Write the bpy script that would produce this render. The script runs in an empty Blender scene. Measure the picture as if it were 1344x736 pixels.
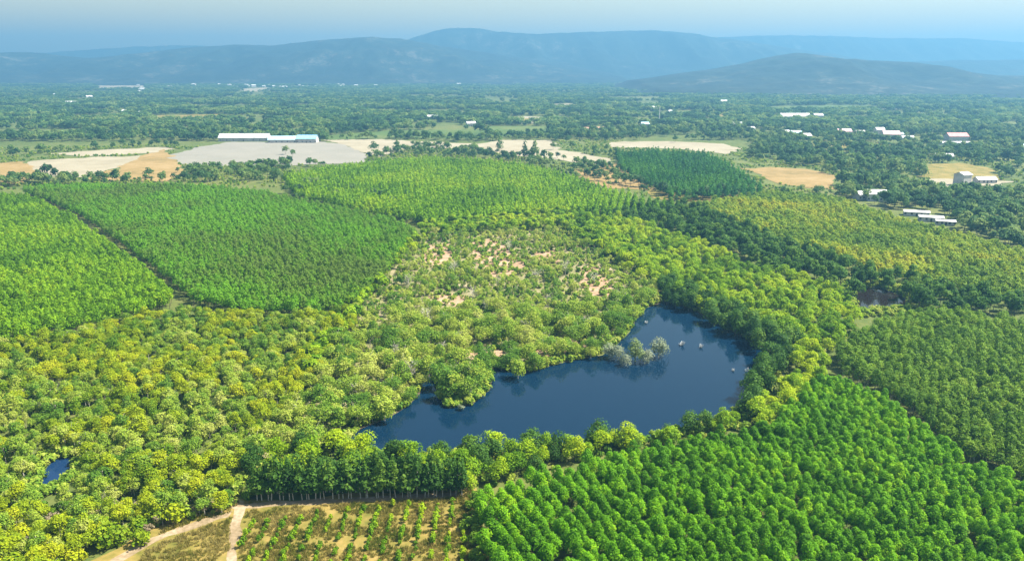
import bpy, math, random
import numpy as np
from mathutils import noise as mnoise, Vector

SC = bpy.context.scene
COL = SC.collection
R = math.radians

# ------------------------------------------------------------------ camera, sky, sun, exposure
CAM_H = 90.0
PITCH = R(15.70)
FPX = 672.0 / math.tan(R(34.0))           # focal length in pixels of a 1344 px wide frame
cam_d = bpy.data.cameras.new("camera")
cam_d.sensor_width = 36.0
cam_d.lens = 18.0 / math.tan(R(34.0))
cam_d.clip_start = 1.0
cam_d.clip_end = 30000.0
cam = bpy.data.objects.new("camera", cam_d)
cam.location = (0, 0, CAM_H)
cam.rotation_euler = (R(90) - PITCH, 0, 0)
COL.objects.link(cam)
SC.camera = cam

SUN_AZ = R(8)      # from +x (right of the picture) towards +y (away from the camera)
SUN_EL = R(54)
world = bpy.data.worlds.new("World")
SC.world = world
world.use_nodes = True
wt = world.node_tree
sky = wt.nodes.new("ShaderNodeTexSky")
sky.sky_type = 'NISHITA'
sky.sun_disc = False
sky.sun_elevation = SUN_EL
sky.sun_rotation = R(90) - SUN_AZ
sky.altitude = 100
sky.air_density = 2.0
sky.dust_density = 1.5
sky.ozone_density = 0.0
wt.links.new(sky.outputs[0], wt.nodes["Background"].inputs[0])
wt.nodes["Background"].inputs[1].default_value = 0.054

sun_d = bpy.data.lights.new("sun", 'SUN')
sun_d.energy = 4.6
sun_d.angle = R(0.5)
sun_d.color = (1.0, 0.94, 0.84)
sun = bpy.data.objects.new("sun", sun_d)
sd = Vector((math.cos(SUN_EL) * math.cos(SUN_AZ), math.cos(SUN_EL) * math.sin(SUN_AZ), math.sin(SUN_EL)))
sun.rotation_euler = (-sd).to_track_quat('-Z', 'Y').to_euler()
sun.location = (200, 100, 380)
COL.objects.link(sun)

SC.view_settings.view_transform = 'Standard'
SC.view_settings.look = 'None'
SC.view_settings.gamma = 1.0
SC.view_settings.use_curve_mapping = False
SC.view_settings.exposure = 1.97
SC.render.engine = 'CYCLES'
cy = SC.cycles
cy.use_denoising = True
try:
    cy.denoiser = 'OPENIMAGEDENOISE'
except Exception:
    pass
cy.max_bounces = 6
cy.diffuse_bounces = 4
cy.glossy_bounces = 2
cy.transmission_bounces = 3
cy.volume_bounces = 0
cy.sample_clamp_indirect = 6.0

# ------------------------------------------------------------------ helpers
def gp(px, py, z=0.0):
    """point of the plane at height z that the pixel (1344x736) looks at"""
    dx = (px - 672.0) / FPX
    dy = (368.0 - py) / FPX
    vy = math.cos(PITCH) + dy * math.sin(PITCH)
    vz = -math.sin(PITCH) + dy * math.cos(PITCH)
    t = (z - CAM_H) / vz
    return (dx * t, vy * t)

def to_px(x, y, z):
    """numpy: pixel of world points"""
    rz = z - CAM_H
    dep = y * math.cos(PITCH) - rz * math.sin(PITCH)
    up = y * math.sin(PITCH) + rz * math.cos(PITCH)
    dep = np.maximum(dep, 0.1)
    return 672 + FPX * x / dep, 368 - FPX * up / dep

def wpoly(pts, z=0.0):
    return np.array([gp(a, b, z) for a, b in pts])

def inside(poly, x, y):
    n = len(poly)
    res = np.zeros(x.shape, bool)
    j = n - 1
    for i in range(n):
        xi, yi = poly[i]; xj, yj = poly[j]
        c = ((yi > y) != (yj > y)) & (x < (xj - xi) * (y - yi) / (yj - yi + 1e-12) + xi)
        res ^= c
        j = i
    return res

def lin(r, g, b):
    f = lambda c: (c / 255 / 12.92) if c / 255 <= 0.04045 else ((c / 255 + 0.055) / 1.055) ** 2.4
    return (f(r), f(g), f(b))

def tag(o, label=None, cat=None, group=None, kind=None):
    if label: o["label"] = label
    if cat: o["category"] = cat
    if group: o["group"] = group
    if kind: o["kind"] = kind
    return o

def mesh_from(name, verts, faces, mats, mat_idx=None, tint=None, smooth=False):
    me = bpy.data.meshes.new(name)
    me.from_pydata([tuple(v) for v in verts], [], [tuple(f) for f in faces])
    for m in mats: me.materials.append(m)
    if mat_idx is not None:
        me.polygons.foreach_set("material_index", np.array(mat_idx, dtype=np.int32))
    if tint is not None:
        a = me.attributes.new("tint", 'FLOAT', 'FACE')
        a.data.foreach_set("value", np.array(tint, dtype=np.float32))
    if smooth:
        me.polygons.foreach_set("use_smooth", np.ones(len(faces), dtype=bool))
    me.update()
    return me

def link(name, me, parent=None):
    o = bpy.data.objects.new(name, me)
    COL.objects.link(o)
    if parent is not None: o.parent = parent
    return o

def empty(name, loc):
    o = bpy.data.objects.new(name, None)
    o.empty_display_size = 0.5
    o.location = loc
    COL.objects.link(o)
    return o

class NT:
    """tiny node-tree helper"""
    def __init__(s, name):
        s.m = bpy.data.materials.new(name); s.m.use_nodes = True
        s.t = s.m.node_tree; s.t.nodes.clear()
    def n(s, typ, **kw):
        nd = s.t.nodes.new(typ)
        for k, v in kw.items(): setattr(nd, k, v)
        return nd
    def l(s, a, b): s.t.links.new(a, b)
    def math(s, op, a, b=None, clamp=False):
        nd = s.n("ShaderNodeMath", operation=op); nd.use_clamp = clamp
        for i, v in enumerate((a, b)):
            if v is None: continue
            if isinstance(v, (int, float)): nd.inputs[i].default_value = v
            else: s.l(v, nd.inputs[i])
        return nd.outputs[0]
    def noise(s, vec, scale, detail=3.0, rough=0.42):
        nd = s.n("ShaderNodeTexNoise")
        nd.inputs["Scale"].default_value = scale
        nd.inputs["Detail"].default_value = detail
        nd.inputs["Roughness"].default_value = rough
        s.l(vec, nd.inputs["Vector"])
        return nd.outputs["Fac"]
    def ramp(s, fac, stops):
        nd = s.n("ShaderNodeValToRGB")
        el = nd.color_ramp.elements
        while len(el) < len(stops): el.new(0.5)
        for e, (p, c) in zip(el, stops):
            e.position = p; e.color = (*c, 1)
        s.l(fac, nd.inputs[0])
        return nd.outputs[0]

def foliage_mat(name, cols, patch=25.0, wr=0.45, wp=0.75, wt=0.35, trans=0.44):
    """leaf colours run through a ramp by tree, by neighbourhood and by leaf clump"""
    k = NT(name)
    oi = k.n("ShaderNodeObjectInfo")
    geo = k.n("ShaderNodeNewGeometry")
    at = k.n("ShaderNodeAttribute", attribute_name="tint")
    nz = k.noise(geo.outputs["Position"], 1.0 / patch, 3.0)
    a = k.math('MULTIPLY', k.math('SUBTRACT', oi.outputs["Random"], 0.5), wr)
    b = k.math('MULTIPLY', k.math('SUBTRACT', nz, 0.5), wp * 2)
    c = k.math('MULTIPLY', k.math('SUBTRACT', at.outputs["Fac"], 0.5), wt)
    s = k.math('ADD', k.math('ADD', a, b), k.math('ADD', c, 0.5), clamp=True)
    n = len(cols)
    col = k.ramp(s, [((i + 0.5) / n, c_) for i, c_ in enumerate(cols)])
    p = k.n("ShaderNodeBsdfPrincipled")
    p.inputs["Roughness"].default_value = 0.62
    p.inputs["Specular IOR Level"].default_value = 0.10
    k.l(col, p.inputs["Base Color"])
    tr = k.n("ShaderNodeBsdfTranslucent")
    k.l(col, tr.inputs[0])
    mx = k.n("ShaderNodeMixShader"); mx.inputs[0].default_value = trans
    k.l(p.outputs[0], mx.inputs[1]); k.l(tr.outputs[0], mx.inputs[2])
    out = k.n("ShaderNodeOutputMaterial"); k.l(mx.outputs[0], out.inputs[0])
    return k.m

def noisy_mat(name, stops, scales=((0.02, 1.0), (0.3, 0.5)), rough=0.95, bump=0.0, detail=4.0):
    k = NT(name)
    geo = k.n("ShaderNodeNewGeometry")
    acc = None; tot = 0
    for sc_, w in scales:
        v = k.math('MULTIPLY', k.noise(geo.outputs["Position"], sc_, detail), w)
        acc = v if acc is None else k.math('ADD', acc, v); tot += w
    fac = k.math('DIVIDE', acc, tot)
    col = k.ramp(fac, stops)
    p = k.n("ShaderNodeBsdfPrincipled")
    p.inputs["Roughness"].default_value = rough
    p.inputs["Specular IOR Level"].default_value = 0.15
    k.l(col, p.inputs["Base Color"])
    if bump:
        b = k.n("ShaderNodeBump"); b.inputs["Distance"].default_value = bump
        k.l(fac, b.inputs["Height"]); k.l(b.outputs[0], p.inputs["Normal"])
    out = k.n("ShaderNodeOutputMaterial"); k.l(p.outputs[0], out.inputs[0])
    return k.m

def plain_mat(name, col, rough=0.7, var=0.12, scale=0.4):
    lo = tuple(c * (1 - var) for c in col); hi = tuple(min(1, c * (1 + var)) for c in col)
    return noisy_mat(name, [(0.3, lo), (0.7, hi)], ((scale, 1.0),), rough)

# ------------------------------------------------------------------ the setting
def wobble_poly(poly, seg, amp, seed):
    """subdivide the outline and give it an uneven natural edge"""
    out = []
    n = len(poly)
    for i in range(n):
        a = poly[i]; b = poly[(i + 1) % n]
        d = float(np.hypot(*(b - a)))
        m = max(1, int(d / seg))
        nx, ny = (b - a)[1] / (d + 1e-9), -(b - a)[0] / (d + 1e-9)
        for j in range(m):
            p = a + (b - a) * (j / m)
            q = amp * mnoise.fractal(Vector((p[0] / seg / 2.2, p[1] / seg / 2.2, seed)), 1.0, 2.0, 3)
            out.append((p[0] + nx * q, p[1] + ny * q))
    return out

Z_LAYER = [0.0]
def patch(name, pxs, mat, kind="structure", seg=6.0, amp=2.5, z=None):
    from mathutils.geometry import tessellate_polygon
    poly = wobble_poly(wpoly(pxs), seg, amp, len(name) + pxs[0][0])
    if z is None:
        Z_LAYER[0] += 0.006
        z = 0.02 + Z_LAYER[0]
    vs = [(x, y, z) for x, y in poly]
    tri = tessellate_polygon([[Vector((x, y, 0)) for x, y in poly]])
    fs = []
    for t in tri:
        a, b, c = (Vector(vs[i]) for i in t)
        fs.append(t if (b - a).cross(c - a).z > 0 else (t[0], t[2], t[1]))
    o = link(name, mesh_from(name, vs, fs, [mat]))
    tag(o, kind=kind)
    return o

M_GROUND = noisy_mat("ground_cover", [(0.28, (0.030, 0.047, 0.010)), (0.45, (0.060, 0.085, 0.016)), (0.58, (0.102, 0.111, 0.028)), (0.75, (0.187, 0.145, 0.064))],
                     ((0.006, 0.8), (0.05, 0.7), (0.35, 0.8)))
M_SOIL = noisy_mat("reddish_soil", [(0.3, (0.158, 0.096, 0.050)), (0.5, (0.275, 0.175, 0.105)), (0.7, (0.378, 0.271, 0.186))], ((0.12, 1.0), (0.9, 0.7)))
M_DRY = noisy_mat("dry_grass", [(0.3, (0.061, 0.072, 0.010)), (0.45, (0.134, 0.114, 0.023)), (0.6, (0.208, 0.151, 0.041)), (0.75, (0.257, 0.186, 0.071))], ((0.09, 1.0), (0.7, 0.7)))
M_SAND = noisy_mat("pale_sand", [(0.3, (0.177, 0.148, 0.093)), (0.55, (0.246, 0.214, 0.146)), (0.75, (0.276, 0.247, 0.185))], ((0.01, 0.8), (0.06, 0.6), (0.35, 0.5), (0.03, 0.6)))
M_GREYFIELD = noisy_mat("pale_grey_soil", [(0.3, (0.150, 0.143, 0.113)), (0.55, (0.190, 0.177, 0.144)), (0.75, (0.218, 0.194, 0.152))], ((0.012, 0.8), (0.07, 0.5), (0.4, 0.4), (0.03, 0.6)))
M_OCHRE = noisy_mat("ochre_soil", [(0.3, (0.096, 0.078, 0.021)), (0.5, (0.204, 0.138, 0.048)), (0.75, (0.288, 0.204, 0.102))], ((0.02, 0.7), (0.1, 0.7), (0.5, 0.5)))
M_MEADOW = noisy_mat("meadow_green", [(0.3, (0.034, 0.065, 0.013)), (0.5, (0.061, 0.097, 0.019)), (0.75, (0.115, 0.123, 0.038))], ((0.008, 1.0), (0.06, 0.6)))
M_TRACK = noisy_mat("dirt_track", [(0.3, (0.11, 0.085, 0.04)), (0.5, (0.21, 0.155, 0.09)), (0.7, (0.31, 0.25, 0.17))], ((0.15, 1.0), (1.2, 0.6)))

g = link("ground", mesh_from("ground", [(-7800, -260, 0), (7800, -260, 0), (7800, 8600, 0), (-7800, 8600, 0)], [(0, 1, 2, 3)], [M_GROUND]))
tag(g, kind="structure")

def water_mat(name, col):
    k = NT(name)
    geo = k.n("ShaderNodeNewGeometry")
    nz = k.noise(geo.outputs["Position"], 1.3, 3.0)
    p = k.n("ShaderNodeBsdfPrincipled")
    p.inputs["Base Color"].default_value = (*col, 1)
    p.inputs["Roughness"].default_value = 0.06
    p.inputs["IOR"].default_value = 1.33
    p.inputs["Specular IOR Level"].default_value = 0.22
    b = k.n("ShaderNodeBump"); b.inputs["Distance"].default_value = 0.012; b.inputs["Strength"].default_value = 0.6
    k.l(nz, b.inputs["Height"]); k.l(b.outputs[0], p.inputs["Normal"])
    out = k.n("ShaderNodeOutputMaterial"); k.l(p.outputs[0], out.inputs[0])
    return k.m
M_WATER = water_mat("lake_water", (0.002, 0.013, 0.030))
M_MUDWATER = water_mat("muddy_water", (0.010, 0.007, 0.006))
M_POND = water_mat("pond_water", (0.006, 0.022, 0.06))

LAKE = [(456, 576), (474, 562), (506, 549), (536, 532), (550, 516), (554, 498), (566, 492), (574, 506), (576, 524), (590, 536), (622, 530), (642, 512), (648, 484), (690, 490), (730, 478),
        (790, 466), (812, 450), (832, 425), (846, 405), (870, 396), (905, 404), (955, 432), (1000, 455), (1018, 474), (1004, 500),
        (985, 530), (940, 556), (860, 572), (780, 584), (690, 592), (600, 598), (510, 596), (470, 590)]
POND_LEFT = [(48, 640), (62, 612), (78, 600), (100, 602), (98, 616), (84, 632), (64, 642)]
POND_RIGHT = [(1120, 394), (1126, 380), (1150, 376), (1186, 389), (1194, 400), (1166, 406), (1132, 408)]
W_LAKE, W_PL, W_PR = wpoly(LAKE), wpoly(POND_LEFT), wpoly(POND_RIGHT)
W_SHRINK = np.array(wobble_poly(wpoly([tuple(np.mean(np.array(LAKE, float), 0) + (np.array(p) - np.mean(np.array(LAKE, float), 0)) * 0.965) for p in LAKE]), 5, 3.0, 2.2))
# muddy rim below the water's edge
def grow(pxs, k):
    c = np.mean(np.array(pxs, float), 0)
    return [tuple(c + (np.array(p) - c) * k) for p in pxs]
patch("lake_bank", grow(LAKE, 1.025), noisy_mat("wet_mud", [(0.3, (0.03, 0.028, 0.018)), (0.7, (0.10, 0.08, 0.05))], ((0.2, 1), (1.1, 0.6))), seg=4, amp=2)
patch("lake", LAKE, M_WATER, seg=4.0, amp=1.2)
patch("pond", POND_LEFT, M_POND, seg=2.0, amp=0.6)
patch("pond", POND_RIGHT, M_MUDWATER, seg=3.0, amp=1.0)

# bare soil inside the scrub, tracks and dry grass in front
for pl in ([(560, 322), (590, 320), (604, 338), (590, 352), (566, 350), (552, 336)],
           [(618, 318), (650, 312), (672, 330), (690, 345), (668, 372), (640, 360), (622, 344)],
           [(762, 350), (785, 348), (806, 378), (800, 400), (778, 396), (762, 378)],
           [(606, 462), (640, 452), (664, 462), (654, 480), (620, 478)],
           [(560, 390), (600, 385), (640, 396), (600, 405)], [(700, 330), (728, 328), (738, 345), (712, 352)],
           [(690, 452), (740, 440), (770, 452), (760, 470), (710, 476)], [(540, 460), (566, 452), (575, 470), (552, 480)]):
    patch("bare_soil", pl, M_SOIL, seg=3.0, amp=2.0)
patch("scrub_floor", [(330, 606), (392, 520), (450, 440), (520, 350), (562, 300), (640, 292), (738, 284), (800, 320), (850, 352), (872, 384), (842, 402), (828, 425), (806, 454), (770, 474), (700, 494), (655, 482), (640, 502), (600, 512), (570, 500), (540, 524), (500, 552), (440, 566), (400, 600)], noisy_mat("scrub_litter", [(0.3, (0.075, 0.085, 0.025)), (0.46, (0.15, 0.145, 0.055)), (0.58, (0.21, 0.175, 0.095)), (0.70, (0.31, 0.24, 0.17))], ((0.06, 1.0), (0.45, 0.8))), seg=4, amp=2, z=0.012)
patch("dry_grass_field", [(40, 790), (120, 735), (180, 700), (240, 668), (300, 655), (420, 652), (560, 645), (625, 640), (650, 790)], M_DRY, seg=4, amp=2.0)
patch("dirt_road", [(293, 800), (298, 725), (303, 690), (307, 668), (272, 663), (273, 659), (312, 657), (345, 659), (420, 655), (520, 651), (600, 646), (603, 651), (520, 657), (430, 662), (350, 664), (322, 667), (314, 690), (309, 725), (305, 800)], M_TRACK, seg=2.0, amp=0.9)
patch("dirt_road", [(306, 670), (300, 679), (255, 692), (205, 711), (168, 731), (118, 780), (98, 780), (148, 735), (192, 708), (250, 687)], M_TRACK, seg=2.0, amp=1.1)

FIELDS = [
    ("bare_field", [(212, 206), (250, 196), (296, 187), (420, 186), (452, 190), (482, 203), (474, 214), (380, 217), (300, 219), (240, 215)], M_GREYFIELD),
    ("sand_field", [(20, 222), (40, 211), (110, 207), (190, 204), (205, 206), (160, 218), (112, 232), (60, 233), (30, 230)], M_SAND),
    ("sand_field", [(60, 202), (120, 198), (215, 193), (228, 196), (190, 202), (110, 205)], M_SAND),
    ("ochre_field", [(110, 236), (150, 222), (190, 204), (215, 196), (232, 212), (246, 226), (220, 238)], M_OCHRE),
    ("ochre_field", [(-60, 236), (-20, 216), (30, 212), (60, 233), (20, 242)], M_OCHRE),
    ("sand_field", [(424, 184), (500, 183), (560, 186), (650, 190), (640, 197), (560, 194), (520, 198), (500, 206), (482, 203), (452, 190)], M_SAND),
    ("sand_field", [(612, 191), (660, 184), (725, 184), (736, 197), (800, 208), (806, 216), (770, 216), (704, 206), (664, 204)], M_SAND),
    ("ochre_field", [(756, 222), (806, 214), (836, 232), (856, 250), (800, 248), (764, 238)], M_OCHRE),
    ("ochre_field", [(850, 250), (920, 256), (1000, 256), (1010, 262), (920, 266), (860, 262)], M_DRY),
    ("sand_field", [(800, 186.5), (880, 185.5), (950, 189), (974, 196), (956, 202), (880, 195), (800, 194)], M_SAND),
    ("ochre_field", [(976, 222), (1010, 220), (1060, 222), (1096, 230), (1096, 248), (1050, 247), (1012, 238)], M_OCHRE),
    ("meadow", [(1205, 216), (1260, 214), (1300, 220), (1316, 236), (1240, 238), (1212, 232)], M_DRY),
    ("sand_field", [(1212, 236), (1236, 234), (1330, 238), (1320, 247), (1224, 245)], M_SAND),
    ("meadow", [(430, 178), (520, 171), (640, 170), (640, 182), (520, 181), (430, 184)], M_MEADOW),
    ("meadow", [(640, 166), (720, 166), (718, 178), (644, 180)], M_MEADOW),
    ("sand_field", [(650, 155), (690, 153), (712, 154), (712, 162), (670, 163)], M_SAND),
    ("meadow", [(-60, 176), (40, 172), (130, 168), (108, 176), (-60, 181)], M_MEADOW),
    ("sand_field", [(126, 112), (190, 110.5), (190, 117), (130, 117)], M_SAND),
    ("sand_field", [(304, 117.5), (350, 115), (362, 118), (330, 121)], M_SAND),
    ("sand_field", [(716, 137), (752, 136), (754, 142), (720, 142)], M_SAND),
    ("sand_field", [(748, 106.5), (780, 106), (784, 110.5), (750, 110.5)], M_SAND),
    ("sand_field", [(445, 110), (482, 109), (484, 114), (450, 114)], M_SAND),
    ("meadow", [(1010, 140), (1100, 138), (1180, 141), (1100, 147), (1020, 146)], M_MEADOW),
    ("sand_field", [(1150, 141), (1200, 140), (1208, 143), (1160, 144)], M_GREYFIELD),
    ("sand_field", [(640, 157), (700, 155.5), (790, 158), (720, 160)], M_DRY),
    ("sand_field", [(880, 150), (960, 149), (1000, 152), (930, 154)], M_DRY),
    ("sand_field", [(230, 140), (330, 139), (350, 142), (260, 144)], M_DRY),
    ("meadow", [(480, 146), (600, 145), (620, 149), (500, 151)], M_MEADOW),
    ("sand_field", [(1080, 190), (1150, 187), (1180, 191), (1110, 195)], M_DRY),
    ("meadow", [(200, 152), (290, 150), (330, 156), (260, 161), (205, 160)], M_DRY),
    ("sand_field", [(758, 168), (790, 166), (800, 172), (770, 176)], M_SOIL),
]
W_FIELDS = []
for nm, pl, mt in FIELDS:
    far = pl[0][1] < 150
    patch(nm, pl, mt, seg=40 if far else 9, amp=16 if far else 9)
    W_FIELDS.append(wpoly(pl))

# hills: each ridge is a height field with its own distance, crest line and slopes
M_HILL = noisy_mat("forested_hillside", [(0.34, (0.005, 0.010, 0.008)), (0.48, (0.012, 0.020, 0.013)), (0.57, (0.022, 0.030, 0.018)), (0.67, (0.10, 0.095, 0.075))], ((0.003, 0.8), (0.015, 0.8), (0.06, 0.5)), bump=10.0)
def hill(crest, D, front, back, seed, rough=0.42):
    """height field: a wandering crest with spurs and gullies running down from it"""
    crest = sorted(crest)
    nx = 300
    xs = np.linspace(crest[0][0], crest[-1][0], nx)
    pys = np.interp(xs, [c[0] for c in crest], [c[1] for c in crest])
    pys = np.convolve(np.pad(pys, 4, mode='edge'), np.ones(9) / 9, 'valid')
    ts = np.concatenate([np.linspace(-1, 0, 44), np.linspace(0, 1, 14)[1:]])
    V = []; F = []
    wx = (xs - 672) / FPX * D
    cz = CAM_H + np.tan(np.arctan((368 - pys) / FPX) - PITCH) * D
    bend = [260 * mnoise.fractal(Vector((w / 1500, seed * 3, 0)), 1.0, 2.0, 3) for w in wx]
    for t in ts:
        a = abs(t)
        for i in range(nx):
            y = D + (front * t if t < 0 else back * t) + bend[i] * (1 - a)
            sh = (0.5 + 0.5 * math.cos(math.pi * a)) ** 0.9
            r1 = 1 - abs(mnoise.fractal(Vector((wx[i] / 520 + 0.25 * t, y / 1500, seed)), 1.0, 2.1, 4))
            r2 = mnoise.fractal(Vector((wx[i] / 130, y / 130, seed + 9)), 1.0, 2.1, 4)
            w = min(1, a * 2.2) * (1 - a * a)
            h = cz[i] * (sh * (1 - rough * w * (1 - r1) * 2.2)) + r2 * (0.035 * cz[i] + 4) * (0.35 + w)
            end = min(1, min(i, nx - 1 - i) / 12.0)
            V.append((wx[i], y, h * end - (9 if a > 0.98 else 0) - 3 * (1 - end)))
    for r_ in range(len(ts) - 1):
        for i in range(nx - 1):
            k = r_ * nx + i
            F.append((k, k + 1, k + nx + 1, k + nx))
    o = link("hills", mesh_from("hills", V, F, [M_HILL], smooth=True))
    tag(o, kind="structure")
    return o
hill([(800, 108), (840, 104), (880, 98), (930, 91), (965, 84), (1000, 75), (1022, 70.5), (1036, 69), (1056, 72), (1085, 78), (1120, 80), (1160, 81), (1190, 86), (1220, 93), (1260, 98), (1300, 99), (1344, 100), (1480, 102)], 3300, 1050, 900, 1.3)
hill([(-160, 73), (0, 69), (50, 68), (90, 73), (130, 77), (200, 70), (262, 61), (330, 58), (380, 60), (440, 53), (500, 50), (540, 53), (600, 64), (700, 78), (780, 92), (840, 104)], 4900, 1000, 1000, 4.1)
hill([(380, 84), (470, 66), (530, 54), (556, 46), (580, 37), (622, 36), (660, 42), (700, 46), (760, 43), (850, 40), (890, 44), (950, 53), (1010, 62), (1100, 76), (1180, 88)], 5900, 1000, 900, 7.7)
hill([(-200, 70), (60, 71), (120, 67), (180, 62), (250, 60), (330, 62), (420, 66), (520, 72)], 7000, 900, 900, 2.9)
hill([(820, 56), (880, 51), (950, 49), (1000, 47), (1100, 49), (1180, 50), (1250, 50), (1300, 54), (1344, 56), (1500, 60)], 7300, 900, 900, 9.2)
hill([(1080, 90), (1150, 83), (1210, 80), (1290, 79), (1344, 78), (1480, 76)], 5000, 900, 800, 5.5)

# air: one closed box of even haze
hx0, hx1, hy0, hy1, hz0, hz1 = -8200, 8200, -320, 8700, -1.0, 415
hv = [(hx0, hy0, hz0), (hx1, hy0, hz0), (hx1, hy1, hz0), (hx0, hy1, hz0), (hx0, hy0, hz1), (hx1, hy0, hz1), (hx1, hy1, hz1), (hx0, hy1, hz1)]
hf = [(0, 3, 2, 1), (4, 5, 6, 7), (0, 1, 5, 4), (1, 2, 6, 5), (2, 3, 7, 6), (3, 0, 4, 7)]
hm = bpy.data.materials.new("haze_air"); hm.use_nodes = True
ht = hm.node_tree; ht.nodes.clear()
pv = ht.nodes.new("ShaderNodeVolumePrincipled")
pv.inputs["Color"].default_value = (0.145, 0.365, 0.585, 1)
pv.inputs["Density"].default_value = 0.00027
pv.inputs["Anisotropy"].default_value = 0.25
ho = ht.nodes.new("ShaderNodeOutputMaterial")
ht.links.new(pv.outputs[0], ho.inputs["Volume"])
haze = link("haze", mesh_from("haze", hv, hf, [hm]))
tag(haze, kind="stuff")

# ------------------------------------------------------------------ trees
M_BARK = plain_mat("bark_brown", (0.11, 0.085, 0.06), 0.9, 0.3, 3.0)
M_BARK_PALE = plain_mat("bark_pale", (0.34, 0.31, 0.26), 0.9, 0.25, 3.0)

def leaves(rng, lobes, n, size, up=0.15, jit=0.55, aspect=0.7):
    """leaf-clump quads scattered over the skins of a set of lobes"""
    vol = np.array([l[3] * l[4] + l[3] * l[5] for l in lobes]); vol = vol / vol.sum()
    idx = rng.choice(len(lobes), n, p=vol)
    L = np.array(lobes)[idx]
    d = rng.normal(size=(n, 3)); d[:, 2] += 0.45
    d /= np.linalg.norm(d, axis=1)[:, None]
    rad = rng.uniform(0.72, 1.08, n)[:, None]
    P = L[:, :3] + d * L[:, 3:6] * rad
    N = d / L[:, 3:6]; N /= np.linalg.norm(N, axis=1)[:, None]
    N = N + rng.normal(size=(n, 3)) * jit * 0.5; N[:, 2] += up
    N /= np.linalg.norm(N, axis=1)[:, None]
    a = rng.normal(size=(n, 3)); U = np.cross(N, a); U /= np.linalg.norm(U, axis=1)[:, None]
    W = np.cross(N, U)
    s = (size * rng.uniform(0.6, 1.35, n))[:, None]
    droop = N * s * rng.uniform(-0.25, 0.1, n)[:, None]
    q = np.stack([P - U * s + droop, P - W * s * aspect, P + U * s + droop, P + W * s * aspect], 1).reshape(-1, 3)
    f = np.arange(n * 4).reshape(-1, 4)
    tint = np.clip(0.5 + (idx % 7 - 3) * 0.09 + rng.normal(size=n) * 0.22, 0, 1)
    return q, f, tint

def tube(path, r0, r1, sides=6):
    V = []; F = []
    m = len(path)
    for i, p in enumerate(path):
        r_ = r0 + (r1 - r0) * i / (m - 1)
        for k in range(sides):
            a = 2 * math.pi * k / sides
            V.append((p[0] + r_ * math.cos(a), p[1] + r_ * math.sin(a), p[2]))
    for i in range(m - 1):
        for k in range(sides):
            a = i * sides + k; b = i * sides + (k + 1) % sides
            F.append((a, b, b + sides, a + sides))
    F.append(tuple(range((m - 1) * sides, m * sides)))
    return V, F

def trunk_geo(rng, h, r, limbs, spread, base=0.35, sides=6):
    V, F = [], []
    def add(v, f):
        o = len(V); V.extend(v); F.extend([tuple(i + o for i in q) for q in f])
    lean = rng.normal(size=2) * 0.04 * h
    pth = [(lean[0] * t, lean[1] * t, h * t - 0.15 * (t == 0)) for t in (0, 0.3, 0.6, 0.85)]
    add(*tube(pth, r, r * 0.35, sides))
    for i in range(limbs):
        a = rng.uniform(0, 2 * math.pi); t = base + (0.8 - base) * i / max(1, limbs)
        p0 = np.array([lean[0] * t, lean[1] * t, h * t])
        L = spread * rng.uniform(0.6, 1.0)
        p1 = p0 + np.array([math.cos(a) * L * 0.5, math.sin(a) * L * 0.5, L * 0.45])
        p2 = p0 + np.array([math.cos(a) * L, math.sin(a) * L, L * 0.75])
        add(*tube([p0, p1, p2], r * 0.45, r * 0.12, 4))
    return V, F

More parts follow.
